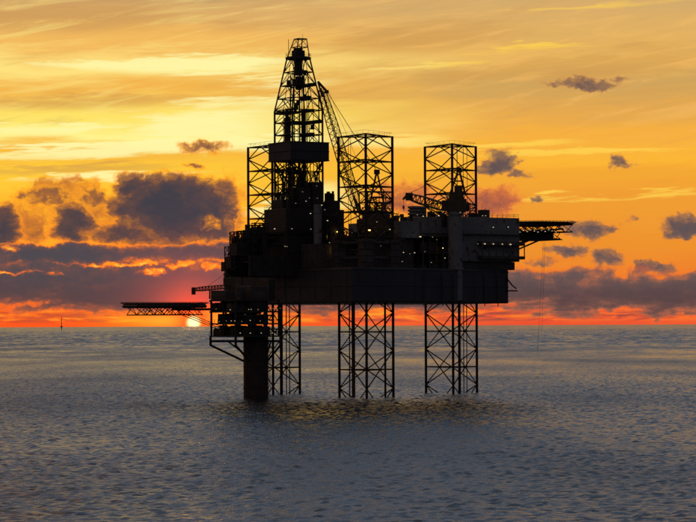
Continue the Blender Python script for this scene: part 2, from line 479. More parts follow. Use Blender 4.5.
def wn(scale, sx, sy, rot, detail):
    mp = nt.nodes.new('ShaderNodeMapping'); mp.inputs['Scale'].default_value = (sx, sy, 1); mp.inputs['Rotation'].default_value = (0, 0, R(rot))
    nt.links.new(t.outputs['Object'], mp.inputs[0])
    n = nt.nodes.new('ShaderNodeTexNoise'); n.inputs['Scale'].default_value = scale; n.inputs['Detail'].default_value = detail
    nt.links.new(mp.outputs[0], n.inputs['Vector'])
    return n
n0 = wn(0.075, 1.0, 0.55, 20, 5)
b0 = nt.nodes.new('ShaderNodeBump'); b0.inputs['Distance'].default_value = 1.3
nt.links.new(n0.outputs['Fac'], b0.inputs['Height'])
n1 = wn(2.6, 1.0, 0.6, 25, 5)
bp = nt.nodes.new('ShaderNodeBump'); bp.inputs['Strength'].default_value = 1.0; bp.inputs['Distance'].default_value = 0.16; nt.links.new(b0.outputs[0], bp.inputs['Normal'])
nt.links.new(n1.outputs['Fac'], bp.inputs['Height']); nt.links.new(bp.outputs[0], b.inputs['Normal'])
# calmer and rougher patches of wind
n2 = wn(0.010, 1.0, 0.35, 8, 4)
mr = nt.nodes.new('ShaderNodeMapRange'); mr.inputs[1].default_value = 0.35; mr.inputs[2].default_value = 0.65
mr.inputs[3].default_value = 0.16; mr.inputs[4].default_value = 0.33
nt.links.new(n2.outputs['Fac'], mr.inputs[0]); nt.links.new(mr.outputs[0], b.inputs['Roughness'])
me.materials.append(ms)

# ------------------------------------------------------------------ rig legs
SIDE = 16.35; CR = SIDE / math.sqrt(3)
def make_leg(px, Y, label):
    t = thing('rig_leg', label, 'rig leg', (wx(px, Y), Y, 0), R(0), 'lattice legs of the jack-up rig')
    ch = [(-SIDE / 2, CR / 2), (0.0, -CR), (SIDE / 2, CR / 2)]
    for x, y in ch:
        member('chord', (x, y, -14), (x, y, 79.2), 0.40, 'leg', t, 8)
    def lattice(hs, nodes):
        for z in hs:
            mids = []
            for i in range(3):
                (x0, y0), (x1, y1) = ch[i], ch[(i + 1) % 3]
                member('horizontal_brace', (x0, y0, z), (x1, y1, z), 0.21, 'leg', t)
                mids.append(((x0 + x1) / 2, (y0 + y1) / 2, z))
            for i in range(3):
                member('inner_brace', mids[i], mids[(i + 1) % 3], 0.12, 'leg', t)
        for z0, z1 in zip(nodes, nodes[1:]):
            for i in range(3):
                (x0, y0), (x1, y1) = ch[i], ch[(i + 1) % 3]
                member('diagonal_brace', (x0, y0, z0), (x1, y1, z1), 0.185, 'leg', t)
                member('diagonal_brace', (x0, y0, z1), (x1, y1, z0), 0.185, 'leg', t)
    lattice([79 - 7.65 * k for k in range(5)], [75.17 - 7.65 * k for k in range(5)])
    for i in range(3):      # half bay under the top frame
        (x0, y0), (x1, y1) = ch[i], ch[(i + 1) % 3]
        m = ((x0 + x1) / 2, (y0 + y1) / 2, 79)
        member('diagonal_brace', (x0, y0, 75.17), m, 0.185, 'leg', t)
        member('diagonal_brace', (x1, y1, 75.17), m, 0.185, 'leg', t)
    lattice([31.2, 19.8, 8.4, -3.0], [36.9, 25.5, 14.1, 2.7, -8.7])
    # top working platform rails and masts
    mb = MB()
    for i in range(3):
        (x0, y0), (x1, y1) = ch[i], ch[(i + 1) % 3]
        for k in range(5):
            f = (k + .5) / 5
            mb.tube((x0 + (x1 - x0) * f, y0 + (y1 - y0) * f, 79.1), (x0 + (x1 - x0) * f, y0 + (y1 - y0) * f, 80.2), 0.04, 4)
        mb.tube((x0, y0, 80.2), (x1, y1, 80.2), 0.04, 4)
    mb.build('top_rail', 'leg', t)
    return t
make_leg(366.0, 805, 'lattice rig leg standing between the derrick and the accommodation, its crane boom leaning past it')
make_leg(273.5, 852, 'lattice rig leg half hidden behind the derrick and its dark wind wall')
leg_bow = make_leg(451.5, 852, 'lattice rig leg rising beside the accommodation and the helideck truss')
member('hanging_ladder', (2.0, 1.0, 44), (2.0, 1.0, 78.5), 0.12, 'leg', leg_bow)
member('hanging_ladder', (4.0, 1.5, 44), (4.0, 1.5, 78.5), 0.10, 'leg', leg_bow)
member('hanging_ladder', (5.2, 1.5, 44), (5.2, 1.5, 78.5), 0.08, 'leg', leg_bow)
leg_near = [o for o in C.objects if o.name.startswith('rig_leg')][0]
for dxl in (-5.2, -4.5):
    member('hanging_ladder', (dxl, 2.0, 44), (dxl, 2.0, 78.6), 0.07, 'leg', leg_near)

# ------------------------------------------------------------------ drilling rig: hull, houses, helideck
RIG = thing('drilling_rig', 'dark jack-up drilling rig hull with accommodation block, lit lamps and a helideck', 'drilling rig', (MX, MY, 0), TH)
DK = 39.0
hull_poly = [(-12, -39), (10, -37), (58, -20), (60, -14), (60, 14), (58, 20), (10, 37), (-12, 39)]
hull = MB().prism(hull_poly, 28.5, DK).build('hull', 'hull', RIG, 0.25)
# plating ledge and rubbing strips
for z in (29.2, 33.6, 38.4):
    mb = MB()
    n = len(hull_poly)
    for i in range(n):
        mb.tube(hull_poly[i] + (z,), hull_poly[(i + 1) % n] + (z,), 0.16, 6)
    mb.build('rubbing_strip', 'hull', hull)
def rail(name, pts, z, parent, mat='mid', step=2.0, h=1.15, closed=True):
    mb = MB(); n = len(pts)
    for i in range(n if closed else n - 1):
        a, b_ = Vector(pts[i] + (z,)), Vector(pts[(i + 1) % n] + (z,))
        L = (b_ - a).length; k = max(1, int(L / step))
        for j in range(k):
            p = a.lerp(b_, j / k); mb.tube(p, p + Vector((0, 0, h)), 0.045, 4)
        for hh in (h, h * .55):
            mb.tube(a + Vector((0, 0, hh)), b_ + Vector((0, 0, hh)), 0.04, 4)
    return mb.build(name, mat, parent)
inset = [(x * 0.985 + 0.2, y * 0.99) for x, y in hull_poly]
rail('deck_railing', inset, DK, RIG)

def rbox(name, px, Y, lx, ly, z0, z1, mat, parent=RIG, bevel=0.08):
    x, y = rig(px, Y)
    return MB().box(x - lx / 2, x + lx / 2, y - ly / 2, y + ly / 2, z0, z1).build(name, mat, parent, bevel)
def lbox(name, x0, x1, y0, y1, z0, z1, mat, parent=RIG, bevel=0.08):
    return MB().box(x0, x1, y0, y1, z0, z1).build(name, mat, parent, bevel)

# jack cases round every leg chord
for px, Y in ((366.0, 805), (273.5, 852), (451.5, 852)):
    jc = []
    for ox, oy in ((-SIDE / 2, CR / 2), (0, -CR), (SIDE / 2, CR / 2)):
        x, y = to_rig(wx(px, Y) + ox, Y + oy); jc.append((x, y))
        j = lbox('jack_case', x - 1.7, x + 1.7, y - 1.7, y + 1.7, DK, 47.5 if px < 440 else 50, 'mid')
        for k in range(4):
            MB().box(x - 1.95, x + 1.95, y - 1.95, y + 1.95, DK + 1.6 + 2 * k, DK + 1.9 + 2 * k).build('jack_flange', 'mid', j)
    for i in range(3):
        for z in (42.0, 46.6):
            member('jack_frame_beam', jc[i] + (z,), jc[(i + 1) % 3] + (z,), 0.45, 'mid', RIG)

# accommodation: near wing, bow wing, far wing around the bow leg
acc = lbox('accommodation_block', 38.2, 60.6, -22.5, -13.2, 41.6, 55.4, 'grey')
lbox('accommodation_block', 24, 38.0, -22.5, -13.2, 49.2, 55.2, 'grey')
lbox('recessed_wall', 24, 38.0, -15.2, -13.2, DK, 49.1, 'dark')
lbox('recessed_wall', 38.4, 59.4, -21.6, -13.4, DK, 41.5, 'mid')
for j in range(6):
    MB().box(24.2 + j * 2.5, 24.5 + j * 2.5, -22.3, -22.0, DK, 49.2).build('deck_post', 'mid', RIG)
lbox('open_deck', 24, 38.0, -22.4, -15.3, 44.0, 44.25, 'mid', RIG, 0)
rail('open_deck_railing', [(24, -22.3), (38, -22.3)], 44.25, RIG, closed=False)
for j in range(16):
    x, y, z = random.uniform(24.5, 36), random.uniform(-21.5, -17), random.choice((DK, 44.25))
    MB().box(x, x + random.uniform(.8, 3), y, y + random.uniform(.8, 2), z, z + random.uniform(1, 3.6)).build('deck_machine', random.choice(('dark', 'mid')), RIG, .06)
for j in range(10):
    x, y, z = random.uniform(24, 30), random.uniform(-21.5, -17), random.uniform(40, 48.5)
    member('deck_pipe', (x, y, z), (x + random.uniform(4, 8), y, z), random.uniform(.1, .3), 'mid', RIG)
acc2 = lbox('accommodation_block', 58.6, 62.0, -13.0, 14, DK + 4.0, 53.6, 'grey')
acc3 = lbox('accommodation_block', 24, 58.4, 11, 21, DK, 54.5, 'grey')
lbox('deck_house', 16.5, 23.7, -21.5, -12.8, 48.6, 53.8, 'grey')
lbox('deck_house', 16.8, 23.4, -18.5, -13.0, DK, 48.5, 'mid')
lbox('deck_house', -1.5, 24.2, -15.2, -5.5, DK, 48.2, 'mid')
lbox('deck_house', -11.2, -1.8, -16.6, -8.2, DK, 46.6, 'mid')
lbox('deck_house', 24.4, 38, -10.5, 8.5, DK, 51.0, 'mid')
for z in (50.0,):          # storey walkway
    w = lbox('walkway', 23.6, 61.4, -24.0, -22.52, z, z + 0.16, 'mid', RIG, 0)
    rail('walkway_railing', [(23.6, -23.9), (61.3, -23.9)], z + 0.16, w, closed=False)
rail('roof_railing', [(38.4, -22.3), (60.4, -22.3), (60.4, -13.4), (38.4, -13.4)], 55.4, acc)
lbox('balcony', 44.5, 61.0, -25.0, -22.6, 46.6, 47.9, 'mid')
lbox('balcony', 44.5, 61.0, -25.0, -22.6, 42.3, 43.3, 'mid')
for j in range(7):
    MB().box(44.6 + j * 2.68, 44.85 + j * 2.68, -24.95, -24.7, 43.3, 46.6).build('balcony_post', 'mid', RIG)
rbox('roof_cabin', 484, 838, 3.0, 2.4, 55.4, 57.9, 'mid')
for k, (px, h) in enumerate(((479, 2.2), (482, 3.4), (487, 2.6), (489, 1.6), (404, 2.0), (428, 2.4), (436, 1.8), (399, 3.0))):
    x, y = rig(px, 836 if px > 450 else 823)
    zb = 55.4 if px > 450 else 53.8
    member('antenna', (x, y, zb - 2), (x, y, zb + h), 0.07, 'mid', RIG)
# exhaust stacks and ventilators on the roofs
for px, Y, r, z0, z1 in ((430, 832, 0.6, 50, 57.2), (434, 832, 0.6, 50, 56.6), (440, 834, 0.5, 50, 57.4), (397, 822, 0.7, 47, 55.6), (393, 824, 0.6, 47, 54.4),
                         (402, 826, 0.5, 47, 56.2), (356, 818, 0.6, 46, 50.4), (345, 816, 0.5, 44, 49.6), (333, 812, 0.6, 46, 50.2)):
    x, y = rig(px, Y)
    MB().cyl(x, y, r, z0, z1, 10).cyl(x, y, r * 1.35, z1 - 0.9, z1 - 0.1, 10).build('exhaust_stack', 'mid', RIG)
# louvred stack of coolers behind the crane boom
x, y = rig(417, 846)
for k in range(5):
    MB().box(x - 2.4, x + 2.4, y - 1.6, y + 1.6, 54.6 + k * 1.05, 55.3 + k * 1.05).build('cooler_shelf', 'grey', RIG, 0.05)
MB().box(x - 2.0, x + 2.0, y - 1.3, y + 1.3, 54.4, 59.4).build('cooler_core', 'dark', RIG)

# substructure, drill floor and cantilever (under the derrick)
for sy in (-7.4, 7.4):
    lbox('cantilever_beam', -29, 16, sy - 0.5, sy + 0.5, DK + 0.02, 43.0, 'dark')
    lbox('cantilever_beam', -29, -12.3, sy - 0.6, sy + 0.6, 36.8, DK, 'dark')
    for k in range(11):
        lbox('beam_stiffener', -28.5 + k * 4, -28.3 + k * 4, sy - 0.75, sy + 0.75, DK + 0.35, 42.95, 'dark', RIG, 0)
for k in range(7):
    member('cantilever_cross_beam', (-28.2 + k * 5.0, -7.4, 41.2), (-28.2 + k * 5.0, 7.4, 41.2), 0.4, 'dark', RIG)
lbox('substructure', -16, -1.8, -7.0, 7.0, 39.02, 49.85, 'dark')
for k in range(4):
    lbox('substructure_column', -16.4 + (k % 2) * 13.8, -15.4 + (k % 2) * 13.8, -7.6 + (k // 2) * 14.2, -6.6 + (k // 2) * 14.2, DK, 50.2, 'dark')
# pale vertical tank column beside the drill floor
x, y = rig(318, 811)
MB().cyl(x, y, 1.25, DK, 58.6, 16).cyl(x, y, 1.45, 44, 44.3).cyl(x, y, 1.45, 50, 50.3).cyl(x, y, 1.45, 56, 56.3).build('tank_column', 'grey', RIG)
# equipment on the cantilever's outboard end
for px, Y, lx, ly, z0, z1, nm in ((250, 813, 3.6, 3.2, 47.0, 51.0, 'equipment_skid'), (259, 814, 3.0, 3.0, 48.0, 52.0, 'equipment_skid'), (243, 813, 3.0, 3.4, 43.1, 48.6, 'equipment_skid'),
                               (237, 812, 2.6, 4.0, 43.1, 46.8, 'equipment_skid'), (253, 818, 2.2, 3.0, 43.1, 46.8, 'equipment_skid'), (232.5, 815, 3.0, 3.4, 39.4, 42.6, 'equipment_skid'),
                               (233, 842, 6.0, 5.0, DK, 42.0, 'equipment_skid'), (262.5, 824, 2.0, 5.0, 46.6, 50.4, 'equipment_skid')):
    rbox(nm, px, Y, lx, ly, z0, z1, 'dark')
def frame(name, px, Y, lx, ly, z0, z1, nz, mat, parent=RIG, r=0.14):
    """open braced frame; every member is a piece of its own"""
    x, y = rig(px, Y)
    cs = [(x - lx / 2, y - ly / 2), (x + lx / 2, y - ly / 2), (x + lx / 2, y + ly / 2), (x - lx / 2, y + ly / 2)]
    for c in cs: member(name + '_post', c + (z0,), c + (z1,), r, mat, parent)
    for k in range(nz + 1):
        z = z0 + (z1 - z0) * k / nz
        for i in range(4):
            member(name + '_beam', cs[i] + (z,), cs[(i + 1) % 4] + (z,), r * .8, mat, parent)
            if k < nz:
                z2 = z0 + (z1 - z0) * (k + 1) / nz
                member(name + '_brace', cs[i] + (z,), cs[(i + 1) % 4] + (z2,), r * .6, mat, parent)
for a in ((236, 813, 2.6, 2.6, DK, 50.4, 5), (245, 812, 4.2, 3.0, 43, 50.6, 3), (256, 814, 4.6, 4.6, 42, 52.4, 4), (262, 818, 3.0, 3.0, 42, 53.2, 4), (229.5, 816, 2.0, 2.4, DK, 46.0, 3)):
    frame('stair_tower', *a, 'dark', RIG, 0.17)
frame('pipe_rack', 343, 815, 5, 3.5, 47, 51.2, 2, 'mid')
frame('pipe_rack', 330, 814, 4, 4, 46, 57.5, 5, 'dark')
frame('pipe_rack', 384, 822, 8, 4, 47.8, 51.8, 2, 'mid')
frame('crane_access_tower', 381, 831, 6, 4, 48, 61.5, 4, 'dark')
frame('crane_access_tower', 369, 830, 3, 3, 48, 58.5, 4, 'dark')
frame('crane_access_tower', 391, 830, 3, 3, 48, 56.5, 3, 'dark')
frame('crane_access_tower', 376, 834, 9, 5, 50, 63.5, 4, 'dark', RIG, 0.2)
frame('crane_access_tower', 384, 834, 4, 4, 50, 60.0, 3, 'dark', RIG, 0.2)
for k in range(22):
    px = random.uniform(360, 396); x, y = rig(px, random.uniform(829, 836)); top = 66.5 - abs(px - 377) * .75
    member('vent_pipe', (x, y, 48), (x + random.uniform(-.4, .4), y, random.uniform(52, top)), random.uniform(.1, .34), 'dark', RIG)
for k in range(16):
    px = random.uniform(360, 394); Yk = random.uniform(829, 835)
    rbox('deck_machine', px, Yk, random.uniform(.8, 2.4), random.uniform(.8, 2), 48, random.uniform(50, 58.5 - abs(px - 377) * .3), 'dark')
frame('pipe_rack', 440, 828, 4, 3, 54, 59.5, 2, 'dark')
frame('pipe_rack', 468, 838, 4, 3, 55.4, 59.8, 2, 'dark')
rng = random.Random(3)
for k in range(46):           # pipes and hoses over the deck
    px = rng.uniform(232, 400); Y = rng.uniform(808, 824)
    x, y = rig(px, Y)
    z = rng.uniform(41, 49.6 if px > 322 else 50.5)
    if rng.random() < .5: q = (x + rng.uniform(2, 6), y, z)
    else: q = (x, y + rng.uniform(1, 4), z + rng.uniform(-1, 1.2))
    member('deck_pipe', (x, y, z), q, rng.uniform(.09, .24), 'mid', RIG)
for k in range(30):           # upright vents and risers breaking the outline of the main deck
    px = rng.uniform(327, 404); x, y = rig(px, rng.uniform(814, 822))
    member('vent_pipe', (x, y, 45.5), (x, y, rng.uniform(48.4, 51.2)), rng.uniform(.07, .2), 'mid', RIG)
r6 = random.Random(33)
for px0, px1, Y0, Y1, z0, zt, n in ((229, 247, 812, 818, 43, 50.2, 26), (245, 268, 812, 822, 43, 53.6, 34), (322, 340, 812, 817, 46, 57, 22), (338, 362, 814, 820, 46, 50.6, 22),
                                    (388, 404, 822, 826, 47, 55.8, 16), (402, 446, 824, 832, 53, 57.2, 22), (470, 492, 838, 842, 54, 58, 12)):
    for k in range(n):
        px = r6.uniform(px0, px1); x, y = rig(px, r6.uniform(Y0, Y1)); top = r6.uniform(z0 + (zt - z0) * .55, zt)
        m = r6.random()
        if m < .45: member('vent_pipe', (x, y, z0 - 1), (x, y, top), r6.uniform(.07, .22), 'dark', RIG)
        elif m < .7:
            q = r6.uniform(1, 3.2); member('deck_pipe', (x, y, top), (x + q, y, top + r6.uniform(-.8, .8)), r6.uniform(.08, .2), 'dark', RIG)
            member('vent_pipe', (x, y, z0 - 1), (x, y, top), .1, 'dark', RIG)
        else:
            w = r6.uniform(.4, 1.5); MB().box(x - w / 2, x + w / 2, y - w / 2, y + w / 2, z0 - 1, top - .6).build('deck_machine', 'dark', RIG, .05)
# fenders, pipes and plate seams down the hull sides
ea, eb = Vector((10, -37, 0)), Vector((58, -20, 0)); nrm = Vector((17, -48, 0)).normalized()
for k in range(9):
    c = ea.lerp(eb, (k + r6.uniform(.2, .8)) / 9) + nrm * .02
    member('plate_seam', c + Vector((0, 0, 28.8)), c + Vector((0, 0, 38.6)), 0.07, 'hull', hull)
for k in range(9):
    c = Vector((-12.06, -36 + k * 9, 0)); member('plate_seam', c + Vector((0, 0, 28.8)), c + Vector((0, 0, 38.6)), 0.07, 'hull', hull)
for f in (.12, .31, .42, .74, .88):
    c = ea.lerp(eb, f) + nrm * .3
    member('discharge_pipe', c + Vector((0, 0, 27.6)), c + Vector((0, 0, 37.5)), 0.16, 'mid', hull)
# sea-water caissons and risers hanging from the hull beside the legs
for px, Y, r, mt in ((353.0, 816, 0.55, 'rust'), (384.8, 806, 0.32, 'leg'), (459.0, 850, 0.45, 'leg'), (463.3, 851, 0.14, 'leg'), (466.4, 851, 0.14, 'leg'),
                     (281.0, 846, 0.5, 'leg'), (286.0, 847, 0.16, 'leg'), (289.2, 847, 0.16, 'leg'), (349.2, 818, 0.2, 'leg')):
    x, y = rig(px, Y)
    member('sea_water_caisson', (x, y, -10), (x, y, 29.2), r, mt, RIG, 10)
# rescue davit on the bow side of the hull
x, y, z = on_y(509.5, 288, -20.5)
MB().tube((x - 1.6, y, z + 3.4), (x + 1.0, y, z + 0.6), 0.22).tube((x + 1.0, y, z + .6), (x + 2.6, y, z - 0.4), 0.2).box(x - 1.2, x + 2.6, y - .7, y + .7, z - 1.3, z - .9).tube((x - 1.2, y, z - 1.1), (x - 1.6, y, z + 3.2), 0.14).build('rescue_davit', 'dark', RIG)

# helideck at the bow
hx, hy = rig(532.5, 866); hz = 54.3
def octagon(x, y, r, ph=22.5): return [(x + r * math.cos(R(ph + 45 * i)), y + r * math.sin(R(ph + 45 * i))) for i in range(8)]
hd = MB().prism(octagon(hx, hy, 13.6), hz, hz + 0.55).build('helideck', 'deck', RIG)
hd['label'] = 'octagonal helideck cantilevered over the bow'
mb = MB(); o1, o2 = octagon(hx, hy, 13.6), octagon(hx, hy, 14.9)
for i in range(8):
    j = (i + 1) % 8
    mb.tube(o2[i] + (hz + .75,), o2[j] + (hz + .75,), 0.07, 4)
    mb.tube(o1[i] + (hz + .3,), o1[j] + (hz + .3,), 0.3, 6)
    for k in range(8):
        f = k / 8
        mb.tube((o1[i][0] + (o1[j][0] - o1[i][0]) * f, o1[i][1] + (o1[j][1] - o1[i][1]) * f, hz + .3), (o2[i][0] + (o2[j][0] - o2[i][0]) * f, o2[i][1] + (o2[j][1] - o2[i][1]) * f, hz + .75), 0.05, 4)
mb.build('safety_net', 'dark', hd)
def truss(parent, x, y, hw, hl, z0, z1, n, mat='dark', r=0.13):
    for k in range(n + 1):
        f = -1 + 2 * k / n
        for a, b_ in (((x + f * hl, y - hw), (x + f * hl, y + hw)), ((x - hl, y + f * hw), (x + hl, y + f * hw))):
            for z in (z0, z1): member('truss_beam', a + (z,), b_ + (z,), r, mat, parent)
            m = 5
            for j in range(m):
                p = (a[0] + (b_[0] - a[0]) * j / m, a[1] + (b_[1] - a[1]) * j / m); q = (a[0] + (b_[0] - a[0]) * (j + 1) / m, a[1] + (b_[1] - a[1]) * (j + 1) / m)
                member('truss_brace', p + (z0 if j % 2 else z1,), q + (z1 if j % 2 else z0,), r * .7, mat, parent)
truss(hd, hx - 1.4, hy, 9.4, 10.6, 51.7, 54.0, 5, r=0.16)
truss(hd, hx - 3.0, hy, 6.6, 9.4, 49.5, 51.6, 4, r=0.17)
MB().box(hx - 13.5, hx + 7.0, hy - 7.0, hy + 7.0, 49.1, 49.4).build('lower_platform', 'deck', hd)
MB().box(hx - 12.5, hx + 4.5, hy - 5.5, hy + 5.0, 49.4, 51.4).build('fuel_tank_housing', 'dark', hd)
for sy in (-6, 0, 6):
    member('support_strut', (61.5, hy + sy * 1.1, 43.5), (hx - 1, hy + sy, 49.2), 0.3, 'dark', hd)
    member('support_strut', (61.8, hy + sy * 1.1, 46.5), (hx - 5, hy + sy, 49.2), 0.22, 'dark', hd)
    member('support_beam', (60.5, hy + sy, 50.4), (hx + 8, hy + sy, 52.8), 0.3, 'dark', hd)
for k in range(13):
    p = on_y(513 + k * 3.6, 230.6 + (k * 7 % 5) * 0.55, hy - 9.6)
    lamp(p, hd, 'dim' if k % 3 else 'white', 0.26 + .06 * (k * 5 % 3))
# mooring lines let down to the sea from the helideck
for (pa, ya), (pb, yb) in (((543.5, 243), (537, 340)), ((545, 243), (541.5, 300))):
    xa, yla = rig(pa, 866); xb, ylb = rig(pb, 866)
    za, zb = wz(ya, 866), (12.0 if yb > 320 else 20.0)
    member('hanging_line', (xa, yla, za), (xb, ylb, zb), 0.032, 'rope', hd)

# lamps on the rig (positions taken from the lit points)
for px, py, k, r in ((420.5, 237, 'white', .42), (432.7, 237.4, 'dim', .25), (403.6, 252.7, 'white', .25), (414.7, 253, 'white', .26), (402.3, 261.7, 'dim', .26),
                     (431.4, 262.8, 'dim', .26), (443, 248.5, 'amber', .22), (445, 258.4, 'white', .25), (423.4, 216.5, 'white', .28), (439, 216.0, 'white', .34), (417.6, 215, 'dim', .25),
                     (443, 213, 'dim', .24), (485, 244.4, 'white', .34), (493.6, 244.6, 'white', .3), (502.6, 244.8, 'white', .28), (510.7, 245.1, 'white', .36), (478, 244.3, 'dim', .24),
                     (493.5, 227.8, 'white', .26), (508.5, 227.7, 'white', .24), (483, 216.3, 'dim', .3), (486, 216.3, 'dim', .3), (410, 254, 'dim', .2), (425, 252, 'dim', .2), (437, 240, 'dim', .18)):
    lamp(on_y(px, py, -25.3 if px > 470 and py > 240 else -24.2), RIG, k, r)
for px, py, k, r in ((274.7, 228.5, 'white', .3), (292, 228.5, 'dim', .3), (310.7, 213.3, 'white', .28), (322, 205, 'white', .26), (327.7, 220.5, 'white', .28), (325, 209.6, 'dim', .25), (311, 229, 'dim', .26),
                     (285, 246, 'dim', .28), (287, 246.2, 'dim', .22), (306.3, 201, 'dim', .3), (296, 203, 'dim', .22), (238, 253.6, 'dim', .3), (240, 267, 'dim', .24), (255, 266.5, 'dim', .26), (247, 266, 'dim', .2)):
    lamp(on_x(px, py, -17.2), RIG, k, r)
for px, py, k, r in ((337.8, 231.8, 'amber', .4), (357, 218, 'dim', .42), (369.6, 230.3, 'amber', .46), (334, 250, 'amber', .5), (390, 229.6, 'white', .3), (398, 225.5, 'white', .32), (396.5, 230.7, 'white', .26), (396.4, 250, 'amber', .3),
                     (401, 250, 'white', .24), (363, 254.6, 'dim', .34), (332, 256.7, 'dim', .3), (329.6, 242.5, 'dim', .26), (377, 222, 'dim', .28), (352, 233, 'dim', .3), (344, 248, 'dim', .18), (381, 246, 'dim', .18), (341, 262, 'dim', .2)):
    x, y, z = on_y(px, py, -17.0)
    lamp((x, y, z), RIG, k, r)

# ------------------------------------------------------------------ derrick
DX, DY = to_world(-7.0, 0.0)
T = thing('derrick', 'tall tapering lattice drilling derrick with crown platform and dark wind wall', 'derrick', (DX, DY, 0), TH)
lev = [57.8, 61.7, 65.5, 69.3, 73.1, 76.9, 80.7, 84.5, 88.3, 92.0, 96.0, 100.2, 104.4]
def half(z): return 5.4 if z <= 88.3 else 5.4 + (2.6 - 5.4) * (z - 88.3) / (104.4 - 88.3)
def cor(z): h = half(z); return [(-h, -h, z), (h, -h, z), (h, h, z), (-h, h, z)]
for i in range(4):
    member('derrick_leg', cor(57.8)[i], cor(88.3)[i], 0.32, 'dark', T, 8)
    member('derrick_leg', cor(88.3)[i], cor(104.4)[i], 0.24, 'dark', T, 8)
for z0, z1 in zip(lev, lev[1:]):
    a, b_ = cor(z0), cor(z1)
    for i in range(4):
        j = (i + 1) % 4
        member('girt', b_[i], b_[j], 0.17, 'dark', T)
        m = (Vector(b_[i]) + Vector(b_[j])) / 2
        member('diagonal_brace', a[i], m, 0.14, 'dark', T)
        member('diagonal_brace', a[j], m, 0.14, 'dark', T)
        am = (Vector(a[i]) + Vector(a[j])) / 2
        member('face_post', am, m, 0.10, 'dark', T)
MB().box(-8.6, 7.0, -6.7, 6.7, 50.4, 57.7).build('drill_floor', 'dark', T, 0.1)
MB().box(-9.6, 7.8, -7.6, 7.6, 49.9, 50.3).build('drill_floor_skirt', 'dark', T)
# wind wall of separate panels hung round the derrick
for k in range(9):
    a0, a1 = -6.75 + k * 1.5, -6.75 + (k + 1) * 1.5 - 0.06
    for (x0, x1, y0, y1) in ((a0, a1, -6.9, -6.75), (a0, a1, 6.75, 6.9), (-6.9, -6.75, a0, a1), (6.75, 6.9, a0, a1)):
        MB().box(x0, x1, y0, y1, 72.7 + 0.04 * (k % 3), 78.1).build('wind_wall_panel', 'hull', T)
for z in (72.6, 75.4, 78.2):
    for p, q in (((-6.9, -6.95), (6.9, -6.95)), ((6.95, -6.9), (6.95, 6.9)), ((6.9, 6.95), (-6.9, 6.95)), ((-6.95, 6.9), (-6.95, -6.9))):
        member('wind_wall_rail', p + (z,), q + (z,), 0.13, 'dark', T)
MB().box(-6.7, 6.7, -6.7, 6.7, 72.6, 72.75).build('racking_floor', 'dark', T)
# crown platform, crown block and A-frame on top
MB().prism(octagon(0, 0, 4.0), 104.2, 104.9).build('crown_platform', 'dark', T)
rail('crown_railing', octagon(0, 0, 3.9), 104.9, T, 'dark', 1.2)
MB().box(-1.6, 1.6, -1.3, 1.3, 104.9, 107.0).cyl(-0.7, 0, 0.9, 106.4, 107.6, 10).cyl(.8, 0, .7, 106.2, 107.9, 10).build('crown_block', 'dark', T)
tp = [(-0.6, -1.4, 110.6), (2.2, -1.4, 110.6), (2.2, 1.4, 110.6), (-0.6, 1.4, 110.6)]
bt = [(-2.5, -2.5, 104.8), (2.5, -2.5, 104.8), (2.5, 2.5, 104.8), (-2.5, 2.5, 104.8)]
for i in range(4):
    j = (i + 1) % 4
    member('crown_frame_leg', bt[i], tp[i], 0.17, 'dark', T)
    member('crown_frame_beam', tp[i], tp[j], 0.17, 'dark', T)
    m1 = Vector(bt[i]).lerp(Vector(tp[i]), .55); m2 = Vector(bt[j]).lerp(Vector(tp[j]), .55)
    member('crown_frame_beam', m1, m2, 0.13, 'dark', T)
    member('crown_frame_brace', m1, tp[j], 0.09, 'dark', T)
member('antenna', (-3.0, 0.8, 104.8), (-3.0, 0.8, 110.4), 0.09, 'dark', T)
member('antenna', (1.6, 0, 110.6), (1.6, 0, 112.2), 0.05, 'dark', T)
# travelling block, top drive, guide rails, racked pipe, racking arm
MB().box(-1.1, 1.1, -0.9, 0.9, 99.2, 104.2).build('travelling_block', 'dark', T, .2)
MB().box(-0.8, 0.8, -0.8, 0.8, 94.8, 99.0).build('top_drive', 'dark', T, .2)
for x, y in ((-1.0, 0.9), (1.0, 0.9), (1.4, -0.9)):
    member('guide_rail', (x, y, 57.8), (x, y, 100), 0.19, 'dark', T)
for x, y in ((-.35, -.3), (.35, .3), (0.1, -.4)):
    member('hoist_line', (x, y, 58), (x, y, 95), 0.07, 'rope', T)
for k in range(9):
    member('drill_pipe', (2.3 + (k % 3) * .55, 2.0 - (k // 3) * .6, 57.8), (2.3 + (k % 3) * .55, 2.0 - (k // 3) * .6, 87.0 + (k % 3) * 1.1), 0.12, 'dark', T)
MB().box(-5.3, -1.2, -2.2, 5.2, 87.2, 88.0).build('racking_board', 'dark', T)
rail('racking_board_railing', [(-5.3, -2.2), (-1.2, -2.2), (-1.2, 5.2), (-5.3, 5.2)], 88.0, T, 'dark', 1.2)
MB().box(-3.7, -2.2, 1.2, 2.7, 78.1, 86.2).box(-3.4, -2.5, 1.5, 2.4, 86.2, 87.0).build('racking_arm', 'dark', T, .1)
MB().box(-3.6, 3.4, 0.9, 1.8, 84.0, 84.9).build('racking_arm_bridge', 'dark', T)
member('stand_pipe', (4.6, -4.6, 57.8), (4.6, -4.6, 92), 0.2, 'dark', T)
member('stand_pipe', (-4.9, -2.0, 57.8), (-4.9, -2.0, 86), 0.16, 'dark', T)
for k in range(15):
    x, y = random.uniform(-5.2, 5.2), random.uniform(-5.2, 5.2)
    member('mud_hose', (x, y, 57.8), (x + random.uniform(-.5, .5), y, random.uniform(68, 72.5)), random.uniform(.12, .34), 'dark', T)
